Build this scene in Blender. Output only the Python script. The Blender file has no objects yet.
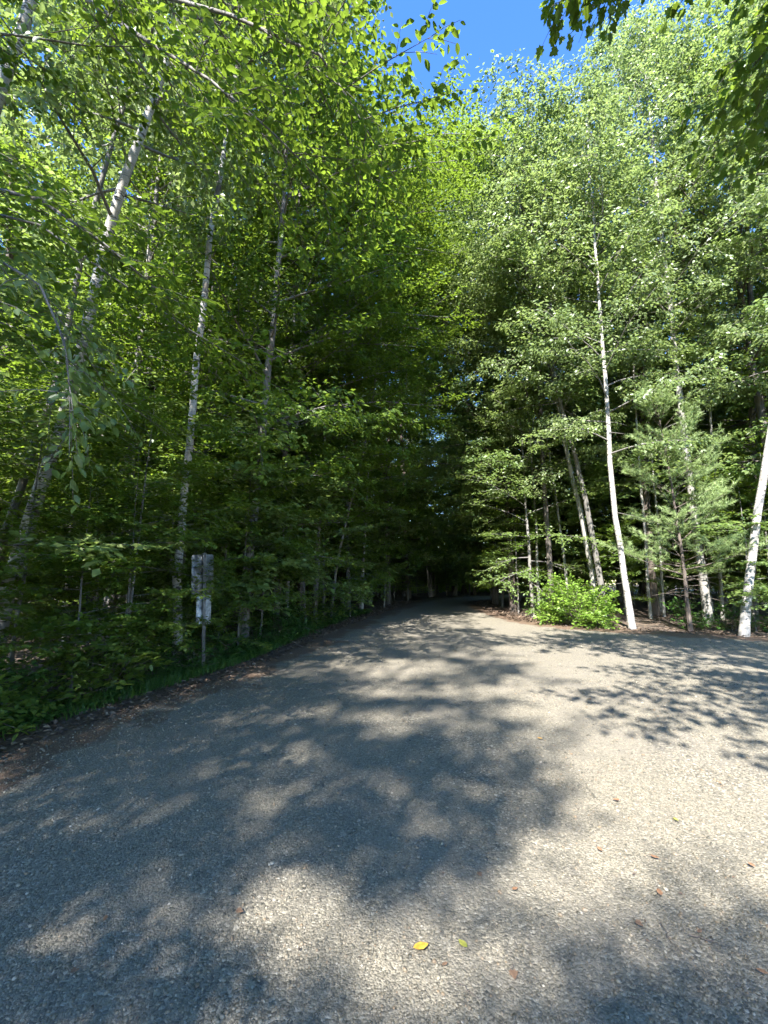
import bpy, math
import numpy as np
R = math.radians
S = bpy.context.scene
COL = S.collection
PI = math.pi

# ------------------------------------------------------------------ camera, sky, sun, exposure
CAM_H, F, CX, CY, HORIZON = 1.6, 430.0, 384.0, 512.0, 568.0
PITCH = math.atan((HORIZON - CY) / F)
cam = bpy.data.cameras.new('camera')
cam.sensor_fit = 'VERTICAL'; cam.sensor_height = 24.0
cam.lens = 24.0 * F / 1024.0
cam.clip_start = 0.05; cam.clip_end = 2000
camo = bpy.data.objects.new('camera', cam); COL.objects.link(camo)
camo.location = (0, 0, CAM_H); camo.rotation_euler = (PI / 2 + PITCH, 0, 0)
S.camera = camo

SUN_EL, SUN_AZ = 43.0, math.degrees(math.atan2(-0.36, -0.93))   # azimuth clockwise from +Y, towards the sun
w = bpy.data.worlds.new('World'); S.world = w; w.use_nodes = True
nt = w.node_tree; nt.nodes.clear()
sky = nt.nodes.new('ShaderNodeTexSky'); sky.sky_type = 'NISHITA'; sky.sun_disc = False
sky.sun_elevation = R(SUN_EL); sky.sun_rotation = R(SUN_AZ % 360)
sky.air_density = 1.0; sky.dust_density = 0.0; sky.ozone_density = 2.2; sky.altitude = 600
bg = nt.nodes.new('ShaderNodeBackground'); bg.inputs['Strength'].default_value = 0.122
wo = nt.nodes.new('ShaderNodeOutputWorld')
hs = nt.nodes.new('ShaderNodeHueSaturation'); hs.inputs['Saturation'].default_value = 1.26; hs.inputs['Hue'].default_value = 0.511
nt.links.new(sky.outputs[0], hs.inputs['Color']); nt.links.new(hs.outputs[0], bg.inputs[0]); nt.links.new(bg.outputs[0], wo.inputs[0])

sl = bpy.data.lights.new('sun', 'SUN'); sl.energy = 5.0; sl.angle = R(0.53); sl.color = (1.0, 0.985, 0.97)
so = bpy.data.objects.new('sun', sl); COL.objects.link(so)
so.rotation_euler = (PI / 2 - R(SUN_EL), 0, PI - R(SUN_AZ))
so.location = (-20, -15, 30)
S.view_settings.view_transform = 'Standard'; S.view_settings.look = 'None'
S.view_settings.gamma = 1; S.view_settings.use_curve_mapping = False
S.view_settings.exposure = 2.4
cy = S.cycles
cy.max_bounces = 8; cy.diffuse_bounces = 7; cy.glossy_bounces = 2; cy.transmission_bounces = 7; cy.transparent_max_bounces = 4
cy.caustics_reflective = False; cy.caustics_refractive = False
cy.use_denoising = True; cy.use_adaptive_sampling = True; cy.adaptive_threshold = 0.02

# ------------------------------------------------------------------ helpers
def at(px, py, zc):
    """pixel + depth along the optical axis -> world point"""
    xc = (px - CX) / F * zc; yc = (CY - py) / F * zc
    c, s = math.cos(PITCH), math.sin(PITCH)
    return np.array([xc, zc * c - yc * s, CAM_H + zc * s + yc * c])

def proj(p):
    c, s = math.cos(PITCH), math.sin(PITCH)
    zc = p[1] * c + (p[2] - CAM_H) * s; yc = -p[1] * s + (p[2] - CAM_H) * c
    if zc < 0.05: return None
    return CX + F * p[0] / zc, CY - F * yc / zc

def norm(v):
    return v / np.maximum(np.linalg.norm(v, axis=-1, keepdims=True), 1e-9)

def link_mesh(name, verts, loops, starts, mat, parent=None, tint=None, smooth=False):
    me = bpy.data.meshes.new(name)
    me.vertices.add(len(verts)); me.vertices.foreach_set('co', np.asarray(verts, np.float32).ravel())
    me.loops.add(len(loops)); me.loops.foreach_set('vertex_index', np.asarray(loops, np.int32))
    me.polygons.add(len(starts)); me.polygons.foreach_set('loop_start', np.asarray(starts, np.int32))
    if smooth: me.polygons.foreach_set('use_smooth', np.ones(len(starts), bool))
    if tint is not None:
        a = me.attributes.new('tint', 'FLOAT', 'FACE'); a.data.foreach_set('value', np.asarray(tint, np.float32))
    me.update(calc_edges=True); me.validate()
    me.materials.append(mat)
    o = bpy.data.objects.new(name, me); COL.objects.link(o)
    if parent is not None: o.parent = parent
    return o

def tag(o, label=None, cat=None, group=None, kind=None):
    if label: o['label'] = label
    if cat: o['category'] = cat
    if group: o['group'] = group
    if kind: o['kind'] = kind
    return o

def empty(name, loc):
    o = bpy.data.objects.new(name, None); COL.objects.link(o); o.location = tuple(loc); o.empty_display_size = 0.2
    return o

def copy_tree(o, parent=None):
    c = o.copy(); COL.objects.link(c)
    if parent is not None: c.parent = parent
    for ch in list(o.children): copy_tree(ch, c)
    return c

class Geo:
    """collects vertices and faces of mixed size"""
    def __init__(self): self.v, self.l, self.s, self.t, self.nv, self.nl = [], [], [], [], 0, 0
    def add(self, verts, faces, tint=0.5):
        """verts (N,V,3) copies of one template, faces = list of index lists, tint scalar or (N,)"""
        N, V, _ = verts.shape
        size = sum(len(f) for f in faces)
        off = (np.arange(N) * V)[:, None] + self.nv
        flat = np.concatenate([np.asarray(f) for f in faces])
        self.l.append((off + flat[None, :]).ravel())
        st = np.concatenate([[0], np.cumsum([len(f) for f in faces])[:-1]])
        self.s.append(((np.arange(N) * size)[:, None] + st[None, :] + self.nl).ravel())
        self.t.append(np.repeat(np.broadcast_to(np.asarray(tint, float), (N,)), len(faces)))
        self.v.append(verts.reshape(-1, 3)); self.nv += N * V; self.nl += N * size
    def link(self, name, mat, parent=None, smooth=False, offset=None):
        v = np.concatenate(self.v)
        if offset is not None: v = v - np.asarray(offset)
        return link_mesh(name, v, np.concatenate(self.l), np.concatenate(self.s), mat, parent, np.concatenate(self.t), smooth)

def add_tubes(g, P, Rr, k, tint=0.5):
    """P (M,n,3) polylines, Rr (M,n) radii"""
    P = np.asarray(P, float); Rr = np.asarray(Rr, float)
    M, n, _ = P.shape
    T = np.gradient(P, axis=1); T = norm(T)
    mean = norm(P[:, -1] - P[:, 0])
    ref = np.where(np.abs(mean[:, 2:3]) > 0.75, np.array([[1.0, 0, 0]]), np.array([[0, 0, 1.0]]))[:, None, :]
    U = norm(np.cross(T, np.broadcast_to(ref, T.shape))); W = np.cross(T, U)
    a = np.arange(k) * 2 * PI / k
    ring = U[:, :, None, :] * np.cos(a)[None, None, :, None] + W[:, :, None, :] * np.sin(a)[None, None, :, None]
    V = P[:, :, None, :] + ring * Rr[:, :, None, None]
    faces = []
    for i in range(n - 1):
        for j in range(k):
            j2 = (j + 1) % k
            faces.append([i * k + j, i * k + j2, (i + 1) * k + j2, (i + 1) * k + j])
    faces.append([(n - 1) * k + j for j in range(k)])
    g.add(V.reshape(M, n * k, 3), faces, tint)

# leaf outlines: x along the leaf, y across, z fold
def leaf_simple():
    return np.array([[0, 0, 0], [.45, .31, .07], [1, 0, -.06], [.45, -.31, .07]]), [[0, 2, 1], [0, 3, 2]]
def leaf_oval():
    return np.array([[0, 0, 0], [.2, .2, .05], [.55, .27, .08], [.84, .13, .02], [1, 0, -.06], [.84, -.13, .02], [.55, -.27, .08], [.2, -.2, .05]]), [[0, 4, 3, 2, 1], [0, 7, 6, 5, 4]]
def leaf_maple():
    h = [(.02, .06), (-.05, .26), (.12, .26), (.2, .5), (.36, .36), (.5, .42), (.56, .2), (.74, .22)]
    v = [[0, 0, 0]] + [[x, y, .07 * y] for x, y in h] + [[1, 0, -.05]] + [[x, -y, .07 * y] for x, y in reversed(h)]
    n = len(h)
    return np.array(v), [[0] + list(range(n + 1, 0, -1)), [0] + list(range(2 * n + 1, n, -1))]
def leaf_needle():
    return np.array([[0, .042, 0], [0, -.042, 0], [1, 0, 0]]), [[0, 1, 2]]
def leaf_flatneedle():
    return np.array([[0, .09, 0], [0, -.09, 0], [.8, -.11, 0], [1, 0, 0], [.8, .11, 0]]), [[0, 1, 2, 3, 4]]
LEAF = dict(simple=leaf_simple(), oval=leaf_oval(), maple=leaf_maple(), needle=leaf_needle(), flat=leaf_flatneedle())

def put_leaves(g, rng, pos, D, N, size, kind, tint):
    T, faces = LEAF[kind]
    D = norm(D); W = norm(np.cross(N, D)); Nn = np.cross(D, W)
    V = pos[:, None, :] + size[:, None, None] * (T[None, :, 0:1] * D[:, None, :] + T[None, :, 1:2] * W[:, None, :] + T[None, :, 2:3] * Nn[:, None, :])
    g.add(V, faces, tint)

# ------------------------------------------------------------------ materials
def newmat(name):
    m = bpy.data.materials.new(name); m.use_nodes = True
    n = m.node_tree; n.nodes.clear()
    out = n.nodes.new('ShaderNodeOutputMaterial')
    return m, n, out

def nd(n, t, **kw):
    x = n.nodes.new(t)
    for k, v in kw.items():
        if k in x.inputs.keys() if hasattr(x.inputs, 'keys') else False: x.inputs[k].default_value = v
        else: setattr(x, k, v)
    return x

def ramp(n, fac, stops):
    r = n.nodes.new('ShaderNodeValToRGB')
    el = r.color_ramp.elements
    while len(el) < len(stops): el.new(0.5)
    for e, (p, c) in zip(el, stops): e.position = p; e.color = (*c, 1)
    if fac is not None: n.links.new(fac, r.inputs[0])
    return r

def noise(n, vec, scale, detail=4, rough=0.6):
    t = n.nodes.new('ShaderNodeTexNoise'); t.inputs['Scale'].default_value = scale
    t.inputs['Detail'].default_value = detail; t.inputs['Roughness'].default_value = rough
    if vec is not None: n.links.new(vec, t.inputs['Vector'])
    return t

def objcoord(n, scale=(1, 1, 1)):
    tc = n.nodes.new('ShaderNodeTexCoord'); mp = n.nodes.new('ShaderNodeMapping')
    mp.inputs['Scale'].default_value = scale
    n.links.new(tc.outputs['Object'], mp.inputs['Vector'])
    return mp.outputs[0]

def leafmat(name, dark, mid, light, trans, tmix=0.38, rough=0.42, spec=0.5):
    m, n, out = newmat(name)
    a = n.nodes.new('ShaderNodeAttribute'); a.attribute_name = 'tint'
    r = ramp(n, a.outputs['Fac'], [(0.0, dark), (0.55, mid), (1.0, light)])
    p = n.nodes.new('ShaderNodeBsdfPrincipled'); p.inputs['Roughness'].default_value = rough
    p.inputs['Specular IOR Level'].default_value = spec
    n.links.new(r.outputs[0], p.inputs['Base Color'])
    t = n.nodes.new('ShaderNodeBsdfTranslucent')
    r2 = ramp(n, a.outputs['Fac'], [(0.0, tuple(c * .6 for c in trans)), (1.0, trans)])
    n.links.new(r2.outputs[0], t.inputs['Color'])
    mx = n.nodes.new('ShaderNodeMixShader'); mx.inputs[0].default_value = tmix
    n.links.new(p.outputs[0], mx.inputs[1]); n.links.new(t.outputs[0], mx.inputs[2])
    n.links.new(mx.outputs[0], out.inputs['Surface'])
    return m

def barkmat(name, stops, scale, zscale, bump=0.4, lent=None):
    m, n, out = newmat(name)
    v = objcoord(n, (scale, scale, scale * zscale))
    no = noise(n, v, 1.0, 5, .65)
    r = ramp(n, no.outputs['Fac'], stops)
    p = n.nodes.new('ShaderNodeBsdfPrincipled'); p.inputs['Roughness'].default_value = .85
    colr = r.outputs[0]
    if lent:
        v2 = objcoord(n, lent[0]); n2 = noise(n, v2, 1.0, 3, .6)
        r2 = ramp(n, n2.outputs['Fac'], [(lent[1], (0, 0, 0)), (lent[1] + .05, (1, 1, 1))])
        v3 = objcoord(n, (1.4, 1.4, 0.9)); n3 = noise(n, v3, 1.0, 4, .7)
        r3 = ramp(n, n3.outputs['Fac'], [(.58, (0, 0, 0)), (.68, (1, 1, 1))])
        mx = n.nodes.new('ShaderNodeMix'); mx.data_type = 'RGBA'
        n.links.new(r2.outputs[0], mx.inputs['Factor']); mx.inputs['A'].default_value = (.05, .043, .037, 1)
        n.links.new(colr, mx.inputs['B'])
        mx2 = n.nodes.new('ShaderNodeMix'); mx2.data_type = 'RGBA'
        n.links.new(r3.outputs[0], mx2.inputs['Factor']); n.links.new(mx.outputs['Result'], mx2.inputs['A'])
        mx2.inputs['B'].default_value = (.12, .10, .08, 1)
        colr = mx2.outputs['Result']
    n.links.new(colr, p.inputs['Base Color'])
    b = n.nodes.new('ShaderNodeBump'); b.inputs['Strength'].default_value = bump; b.inputs['Distance'].default_value = .02
    n.links.new(no.outputs['Fac'], b.inputs['Height']); n.links.new(b.outputs[0], p.inputs['Normal'])
    n.links.new(p.outputs[0], out.inputs['Surface'])
    return m

M = {}
M['beech_leaf'] = leafmat('beech_leaf', (.05, .095, .012), (.095, .16, .022), (.165, .22, .035), (.27, .39, .035), .5, .52, .35)
M['maple_leaf'] = leafmat('maple_leaf', (.08, .13, .03), (.14, .205, .055), (.23, .27, .09), (.33, .44, .095), .5, .40, .6)
M['birch_leaf'] = leafmat('birch_leaf', (.10, .145, .045), (.175, .23, .085), (.27, .30, .13), (.33, .43, .115), .5, .38, .65)
M['shade_leaf'] = leafmat('shade_leaf', (.06, .10, .016), (.11, .165, .028), (.165, .22, .042), (.29, .40, .045), .5, .45)
M['bright_leaf'] = leafmat('bright_leaf', (.10, .17, .02), (.15, .25, .035), (.22, .32, .05), (.27, .42, .05), .42, .42)
M['pine_needle'] = leafmat('pine_needle', (.20, .27, .09), (.30, .39, .15), (.37, .45, .20), (.38, .5, .17), .45, .5)
M['hemlock_needle'] = leafmat('hemlock_needle', (.022, .042, .012), (.04, .07, .02), (.08, .11, .03), (.08, .13, .03), .25, .5)
M['herb_leaf'] = leafmat('herb_leaf', (.03, .075, .012), (.055, .125, .02), (.10, .17, .03), (.12, .24, .03), .35, .5)
M['birch_bark'] = barkmat('birch_bark', [(.3, (0.224, 0.200, 0.168)), (.5, (0.371, 0.344, 0.303)), (.75, (0.415, 0.394, 0.358))], 6, .8, .2, ((7, 7, 42), .39))
M['grey_bark'] = barkmat('grey_bark', [(.25, (0.063, 0.056, 0.048)), (.5, (0.140, 0.126, 0.108)), (.8, (0.224, 0.210, 0.189))], 14, .25, .7)
M['pale_bark'] = barkmat('pale_bark', [(.25, (.13, .12, .10)), (.5, (.27, .25, .215)), (.8, (.40, .375, .33))], 14, .3, .5)
M['brown_bark'] = barkmat('brown_bark', [(.25, (0.045, 0.034, 0.026)), (.5, (0.098, 0.075, 0.058)), (.8, (0.180, 0.143, 0.112))], 16, .25, .8)
M['dark_bark'] = barkmat('dark_bark', [(.25, (.035, .028, .022)), (.5, (.075, .062, .05)), (.8, (.14, .12, .10))], 16, .25, .8)

def stonemat():
    m, n, out = newmat('gravel_stone')
    a = n.nodes.new('ShaderNodeAttribute'); a.attribute_name = 'tint'
    r = ramp(n, a.outputs['Fac'], [(0, (0.062, 0.056, 0.040)), (.3, (0.120, 0.106, 0.077)), (.55, (0.171, 0.147, 0.103)), (.8, (0.226, 0.195, 0.140)), (.95, (0.171, 0.119, 0.070)), (1, (0.386, 0.339, 0.261))])
    v = objcoord(n); no = noise(n, v, 150, 3)
    mx = n.nodes.new('ShaderNodeMix'); mx.data_type = 'RGBA'; mx.blend_type = 'MULTIPLY'; mx.inputs['Factor'].default_value = .5
    r2 = ramp(n, no.outputs['Fac'], [(.3, (0.549, 0.497, 0.415)), (.7, (1.2, 1.2, 1.2))])
    n.links.new(r.outputs[0], mx.inputs['A']); n.links.new(r2.outputs[0], mx.inputs['B'])
    p = n.nodes.new('ShaderNodeBsdfPrincipled'); p.inputs['Roughness'].default_value = .6
    n.links.new(mx.outputs['Result'], p.inputs['Base Color']); n.links.new(p.outputs[0], out.inputs['Surface'])
    return m
M['stone'] = stonemat()

def gravelmat():
    m, n, out = newmat('gravel')
    v = objcoord(n)
    cols = []
    vo = n.nodes.new('ShaderNodeTexVoronoi'); vo.inputs['Scale'].default_value = 75; n.links.new(v, vo.inputs['Vector'])
    sep = n.nodes.new('ShaderNodeSeparateColor'); n.links.new(vo.outputs['Color'], sep.inputs[0])
    r = ramp(n, sep.outputs[0], [(0, (0.057, 0.050, 0.037)), (.35, (0.120, 0.106, 0.077)), (.65, (0.176, 0.150, 0.108)), (.88, (0.226, 0.195, 0.137)), (1, (0.374, 0.329, 0.248))])
    vo2 = n.nodes.new('ShaderNodeTexVoronoi'); vo2.inputs['Scale'].default_value = 130; n.links.new(v, vo2.inputs['Vector'])
    sep2 = n.nodes.new('ShaderNodeSeparateColor'); n.links.new(vo2.outputs['Color'], sep2.inputs[0])
    r2 = ramp(n, sep2.outputs[1], [(0, (0.062, 0.054, 0.039)), (.5, (0.165, 0.142, 0.099)), (1, (0.272, 0.236, 0.171))])
    big = noise(n, v, .9, 5, .65)
    bf = ramp(n, big.outputs['Fac'], [(.38, (0, 0, 0)), (.62, (1, 1, 1))])
    mx = n.nodes.new('ShaderNodeMix'); mx.data_type = 'RGBA'
    n.links.new(bf.outputs[0], mx.inputs['Factor']); n.links.new(r.outputs[0], mx.inputs['A']); n.links.new(r2.outputs[0], mx.inputs['B'])
    # fine dust and warm dirt patches
    d = noise(n, v, .55, 6, .7); df = ramp(n, d.outputs['Fac'], [(.47, (0, 0, 0)), (.68, (0.689, 0.689, 0.666))])
    mx2 = n.nodes.new('ShaderNodeMix'); mx2.data_type = 'RGBA'
    n.links.new(df.outputs[0], mx2.inputs['Factor']); n.links.new(mx.outputs['Result'], mx2.inputs['A']); mx2.inputs['B'].default_value = (.175, .15, .115, 1)
    # ragged change to brown dirt at the margin
    a = n.nodes.new('ShaderNodeAttribute'); a.attribute_name = 'edge'
    en = noise(n, v, 2.2, 5, .7)
    ad = n.nodes.new('ShaderNodeMath'); ad.operation = 'ADD'; n.links.new(a.outputs['Fac'], ad.inputs[0]); n.links.new(en.outputs['Fac'], ad.inputs[1])
    ef = ramp(n, ad.outputs[0], [(.86, (0, 0, 0)), (.99, (1, 1, 1))])
    dn = noise(n, v, 30, 4, .7)
    dirt = ramp(n, dn.outputs['Fac'], [(.3, (0.052, 0.032, 0.018)), (.5, (0.110, 0.068, 0.041)), (.7, (0.185, 0.125, 0.080))])
    mx3 = n.nodes.new('ShaderNodeMix'); mx3.data_type = 'RGBA'
    n.links.new(ef.outputs[0], mx3.inputs['Factor']); n.links.new(mx2.outputs['Result'], mx3.inputs['A']); n.links.new(dirt.outputs[0], mx3.inputs['B'])
    p = n.nodes.new('ShaderNodeBsdfPrincipled'); p.inputs['Roughness'].default_value = .75
    n.links.new(mx3.outputs['Result'], p.inputs['Base Color'])
    b = n.nodes.new('ShaderNodeBump'); b.inputs['Strength'].default_value = .55; b.inputs['Distance'].default_value = .008; b.invert = True
    n.links.new(vo.outputs['Distance'], b.inputs['Height'])
    b2 = n.nodes.new('ShaderNodeBump'); b2.inputs['Strength'].default_value = .6; b2.inputs['Distance'].default_value = .006; b2.invert = True
    n.links.new(vo2.outputs['Distance'], b2.inputs['Height']); n.links.new(b.outputs[0], b2.inputs['Normal'])
    n.links.new(b2.outputs[0], p.inputs['Normal'])
    n.links.new(p.outputs[0], out.inputs['Surface'])
    return m
M['gravel'] = gravelmat()

def floormat():
    m, n, out = newmat('leaf_litter_floor')
    v = objcoord(n)
    vo = n.nodes.new('ShaderNodeTexVoronoi'); vo.inputs['Scale'].default_value = 16; n.links.new(v, vo.inputs['Vector'])
    sep = n.nodes.new('ShaderNodeSeparateColor'); n.links.new(vo.outputs['Color'], sep.inputs[0])
    r = ramp(n, sep.outputs[0], [(0, (.03, .02, .013)), (.5, (.085, .056, .036)), (.85, (.15, .10, .062)), (1, (.20, .15, .10))])
    no = noise(n, v, .7, 5, .7); f = ramp(n, no.outputs['Fac'], [(.45, (0, 0, 0)), (.65, (1, 1, 1))])
    mx = n.nodes.new('ShaderNodeMix'); mx.data_type = 'RGBA'
    n.links.new(f.outputs[0], mx.inputs['Factor']); n.links.new(r.outputs[0], mx.inputs['A']); mx.inputs['B'].default_value = (.05, .038, .026, 1)
    p = n.nodes.new('ShaderNodeBsdfPrincipled'); p.inputs['Roughness'].default_value = .9
    n.links.new(mx.outputs['Result'], p.inputs['Base Color'])
    b = n.nodes.new('ShaderNodeBump'); b.inputs['Strength'].default_value = .8; b.inputs['Distance'].default_value = .03
    n.links.new(vo.outputs['Distance'], b.inputs['Height']); n.links.new(b.outputs[0], p.inputs['Normal'])
    n.links.new(p.outputs[0], out.inputs['Surface'])
    return m
M['floor'] = floormat()

def flatmat(name, stops, scale, rough=.6, metal=0.0, trans=None):
    m, n, out = newmat(name)
    v = objcoord(n); no = noise(n, v, scale, 5, .65); r = ramp(n, no.outputs['Fac'], stops)
    p = n.nodes.new('ShaderNodeBsdfPrincipled'); p.inputs['Roughness'].default_value = rough; p.inputs['Metallic'].default_value = metal
    n.links.new(r.outputs[0], p.inputs['Base Color']); n.links.new(p.outputs[0], out.inputs['Surface'])
    return m
M['panel'] = flatmat('sun_dappled_aluminium', [(.34, (.07, .072, .075)), (.5, (.16, .165, .17)), (.66, (.42, .43, .44))], 9, .45, .3)  # grey plate back; sun dapples through leaves painted in as mottling
M['panel_white'] = flatmat('sun_dappled_pale_sheet', [(.36, (.12, .125, .13)), (.52, (.45, .46, .47)), (.66, (.76, .76, .77))], 9, .5, .1)  # paler lower plate, with sun flecks and leaf shade mottled into its colour
M['steel'] = flatmat('galvanised_post', [(.3, (.10, .095, .085)), (.55, (.20, .19, .175)), (.8, (.28, .27, .25))], 12, .6, .3)
M['yellow'] = flatmat('yellow_leaf', [(.35, (.34, .15, .02)), (.5, (.48, .25, .03)), (.7, (.55, .34, .06))], 40, .55)
M['olive'] = flatmat('olive_leaf', [(.35, (.16, .17, .03)), (.6, (.30, .28, .05))], 40, .55)
M['orange'] = flatmat('orange_leaf', [(.35, (.16, .075, .035)), (.6, (.27, .15, .08))], 40, .6)
M['brown'] = flatmat('brown_leaf', [(.35, (.10, .055, .03)), (.6, (.20, .12, .07))], 40, .7)
M['twig'] = flatmat('dead_twig', [(.35, (.05, .037, .028)), (.6, (.12, .09, .07))], 60, .8)

# ------------------------------------------------------------------ the lie of the land
XL = np.array([[-14, -5.2], [-6, -4.9], [0, -4.4], [3.9, -3.6], [6.25, -2.8], [7.9, -2.25], [12, -1.45], [16, -.3], [19, .6], [24, 2.3], [28, 4.3], [34, 9.5], [46, 22], [60, 40]])
XR = np.array([[-14, 6.0], [4.6, 6.2], [6.4, 9.0], [7.6, 15], [9.0, 15], [9.6, 10.5], [10.2, 9.0], [11.3, 6.6], [12.3, 5.1], [13.2, 4.5], [15.6, 4.2], [20, 4.3], [24, 6.2], [28, 9.2], [34, 15.5], [46, 29], [60, 48]])
def xl(y): return np.interp(y, XL[:, 0], XL[:, 1])
def xr(y): return np.interp(y, XR[:, 0], XR[:, 1])
def ground_z(y): return -np.where(np.asarray(y) > 21, 0.035 * (np.asarray(y) - 21.0), 0.0)

def grid_sheet(name, xs, ys_rows, zoff, mat, edge=None):
    ny, nx = xs.shape
    yy = np.repeat(ys_rows[:, None], nx, 1)
    v = np.stack([xs, yy, ground_z(yy) + zoff], -1).reshape(-1, 3)
    i = (np.arange(ny - 1)[:, None] * nx + np.arange(nx - 1)[None, :]).ravel()
    q = np.stack([i, i + 1, i + nx + 1, i + nx], -1)
    o = link_mesh(name, v, q.ravel(), np.arange(len(q)) * 4, mat)
    if edge is not None:
        a = o.data.attributes.new('edge', 'FLOAT', 'POINT'); a.data.foreach_set('value', edge.ravel().astype(np.float32))
    return o

ysf = np.concatenate([np.linspace(-300, -20, 8), np.linspace(-16, 70, 44), np.linspace(80, 400, 10)])
xsf = np.concatenate([np.linspace(-300, -40, 6), np.linspace(-36, 36, 37), np.linspace(40, 300, 6)])
tag(grid_sheet('forest_floor', np.repeat(xsf[None, :], len(ysf), 0), ysf, -0.03, M['floor']), kind='structure')
ysr = np.concatenate([np.linspace(-5.5, 9, 50), np.linspace(9.05, 14, 70), np.linspace(14.2, 60, 90)])
tt = np.concatenate([np.linspace(0, .12, 8), np.linspace(.15, .85, 20), np.linspace(.88, 1, 8)])
wob = lambda y, s: .12 * np.sin(y * 2.1 + s) + .09 * np.sin(y * 5.3 + 2 * s) + .05 * np.sin(y * 11.7 + s)
L_ = xl(ysr) + wob(ysr, 0.7) - .25; R_ = xr(ysr) + wob(ysr, 2.9) + .25
xs = L_[:, None] + (R_ - L_)[:, None] * tt[None, :]
# distance from the margin, measured to the polyline on the right
bx = np.linspace(-14, 60, 900)
RB = np.stack([xr(bx), bx], -1)
yy = np.repeat(ysr[:, None], xs.shape[1], 1)
dR = np.min(np.hypot(xs[..., None] - RB[None, None, ::3, 0], yy[..., None] - RB[None, None, ::3, 1]), -1)
dL = xs - L_[:, None]
edge = np.clip(1 - np.minimum(dL * .55, dR * .8), 0, 1)
tag(grid_sheet('gravel_road', xs, ysr, 0.0, M['gravel'], edge), kind='structure')

def in_gravel(x, y, m=0.0):
    return (x > xl(y) - m) & (x < xr(y) + m) & (y > -5.5 - m)

# ------------------------------------------------------------------ gravel stones
def scatter_stones():
    rng = np.random.default_rng(5)
    g = Geo()
    ph = (1 + 5 ** .5) / 2
    ico = norm(np.array([[-1, ph, 0], [1, ph, 0], [-1, -ph, 0], [1, -ph, 0], [0, -1, ph], [0, 1, ph], [0, -1, -ph], [0, 1, -ph], [ph, 0, -1], [ph, 0, 1], [-ph, 0, -1], [-ph, 0, 1]], float))
    fc = [[0, 11, 5], [0, 5, 1], [0, 1, 7], [0, 7, 10], [0, 10, 11], [1, 5, 9], [5, 11, 4], [11, 10, 2], [10, 7, 6], [7, 1, 8], [3, 9, 4], [3, 4, 2], [3, 2, 6], [3, 6, 8], [3, 8, 9], [4, 9, 5], [2, 4, 11], [6, 2, 10], [8, 6, 7], [9, 8, 1]]
    for (y0, y1, dens, s0, s1) in ((1.0, 2.2, 6500, .0025, .0075), (2.2, 3.8, 2600, .003, .009), (3.8, 6.5, 700, .005, .011), (6.5, 10, 120, .007, .013)):
        hw = y1 * .98 + .2
        N = int((y1 - y0) * 2 * hw * dens)
        x = rng.uniform(-hw, hw, N); y = rng.uniform(y0, y1, N)
        patch = .5 + .5 * np.sin(x * 1.7 + 1.3 * np.sin(y * 1.1)) * np.sin(y * 1.9 + x * .6)
        ok = (x > xl(y) + .25) & (np.abs(x) < y * .95 + .25) & (rng.random(N) < .35 + .65 * patch)
        x, y = x[ok], y[ok]; N = len(x)
        s = rng.uniform(s0, s1, N) * rng.choice([.7, 1, 1.5], N, p=[.5, .4, .1])
        J = 1 + rng.uniform(-.28, .28, (N, 12, 1))
        V = ico[None] * J * np.stack([np.ones(N), rng.uniform(.6, .95, N), rng.uniform(.4, .7, N)], -1)[:, None, :]
        a = rng.uniform(0, 2 * PI, N); c, sn = np.cos(a)[:, None], np.sin(a)[:, None]
        V = np.stack([V[..., 0] * c - V[..., 1] * sn, V[..., 0] * sn + V[..., 1] * c, V[..., 2] + V[..., 0] * rng.uniform(-.3, .3, (N, 1))], -1)
        V = V * s[:, None, None] + np.stack([x, y, s * .22], -1)[:, None, :]
        g.add(V, fc, rng.random(N))
    o = g.link('gravel', M['stone'])
    tag(o, 'loose grey and beige gravel stones lying on the road', 'gravel', kind='stuff')
scatter_stones()

# ------------------------------------------------------------------ growing trees
def bend(rng, p0, d0, L, n, lift=0.0, wob=.12):
    """a polyline of n points from p0 along d0, rising or drooping by lift"""
    pts = [np.array(p0, float)]; d = np.array(d0, float)
    for i in range(n - 1):
        d = norm(d + np.array([0, 0, lift / (n - 1)]) + rng.normal(0, wob, 3) * np.array([1, 1, .6]))
        pts.append(pts[-1] + d * L / (n - 1))
    return np.array(pts)

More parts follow.
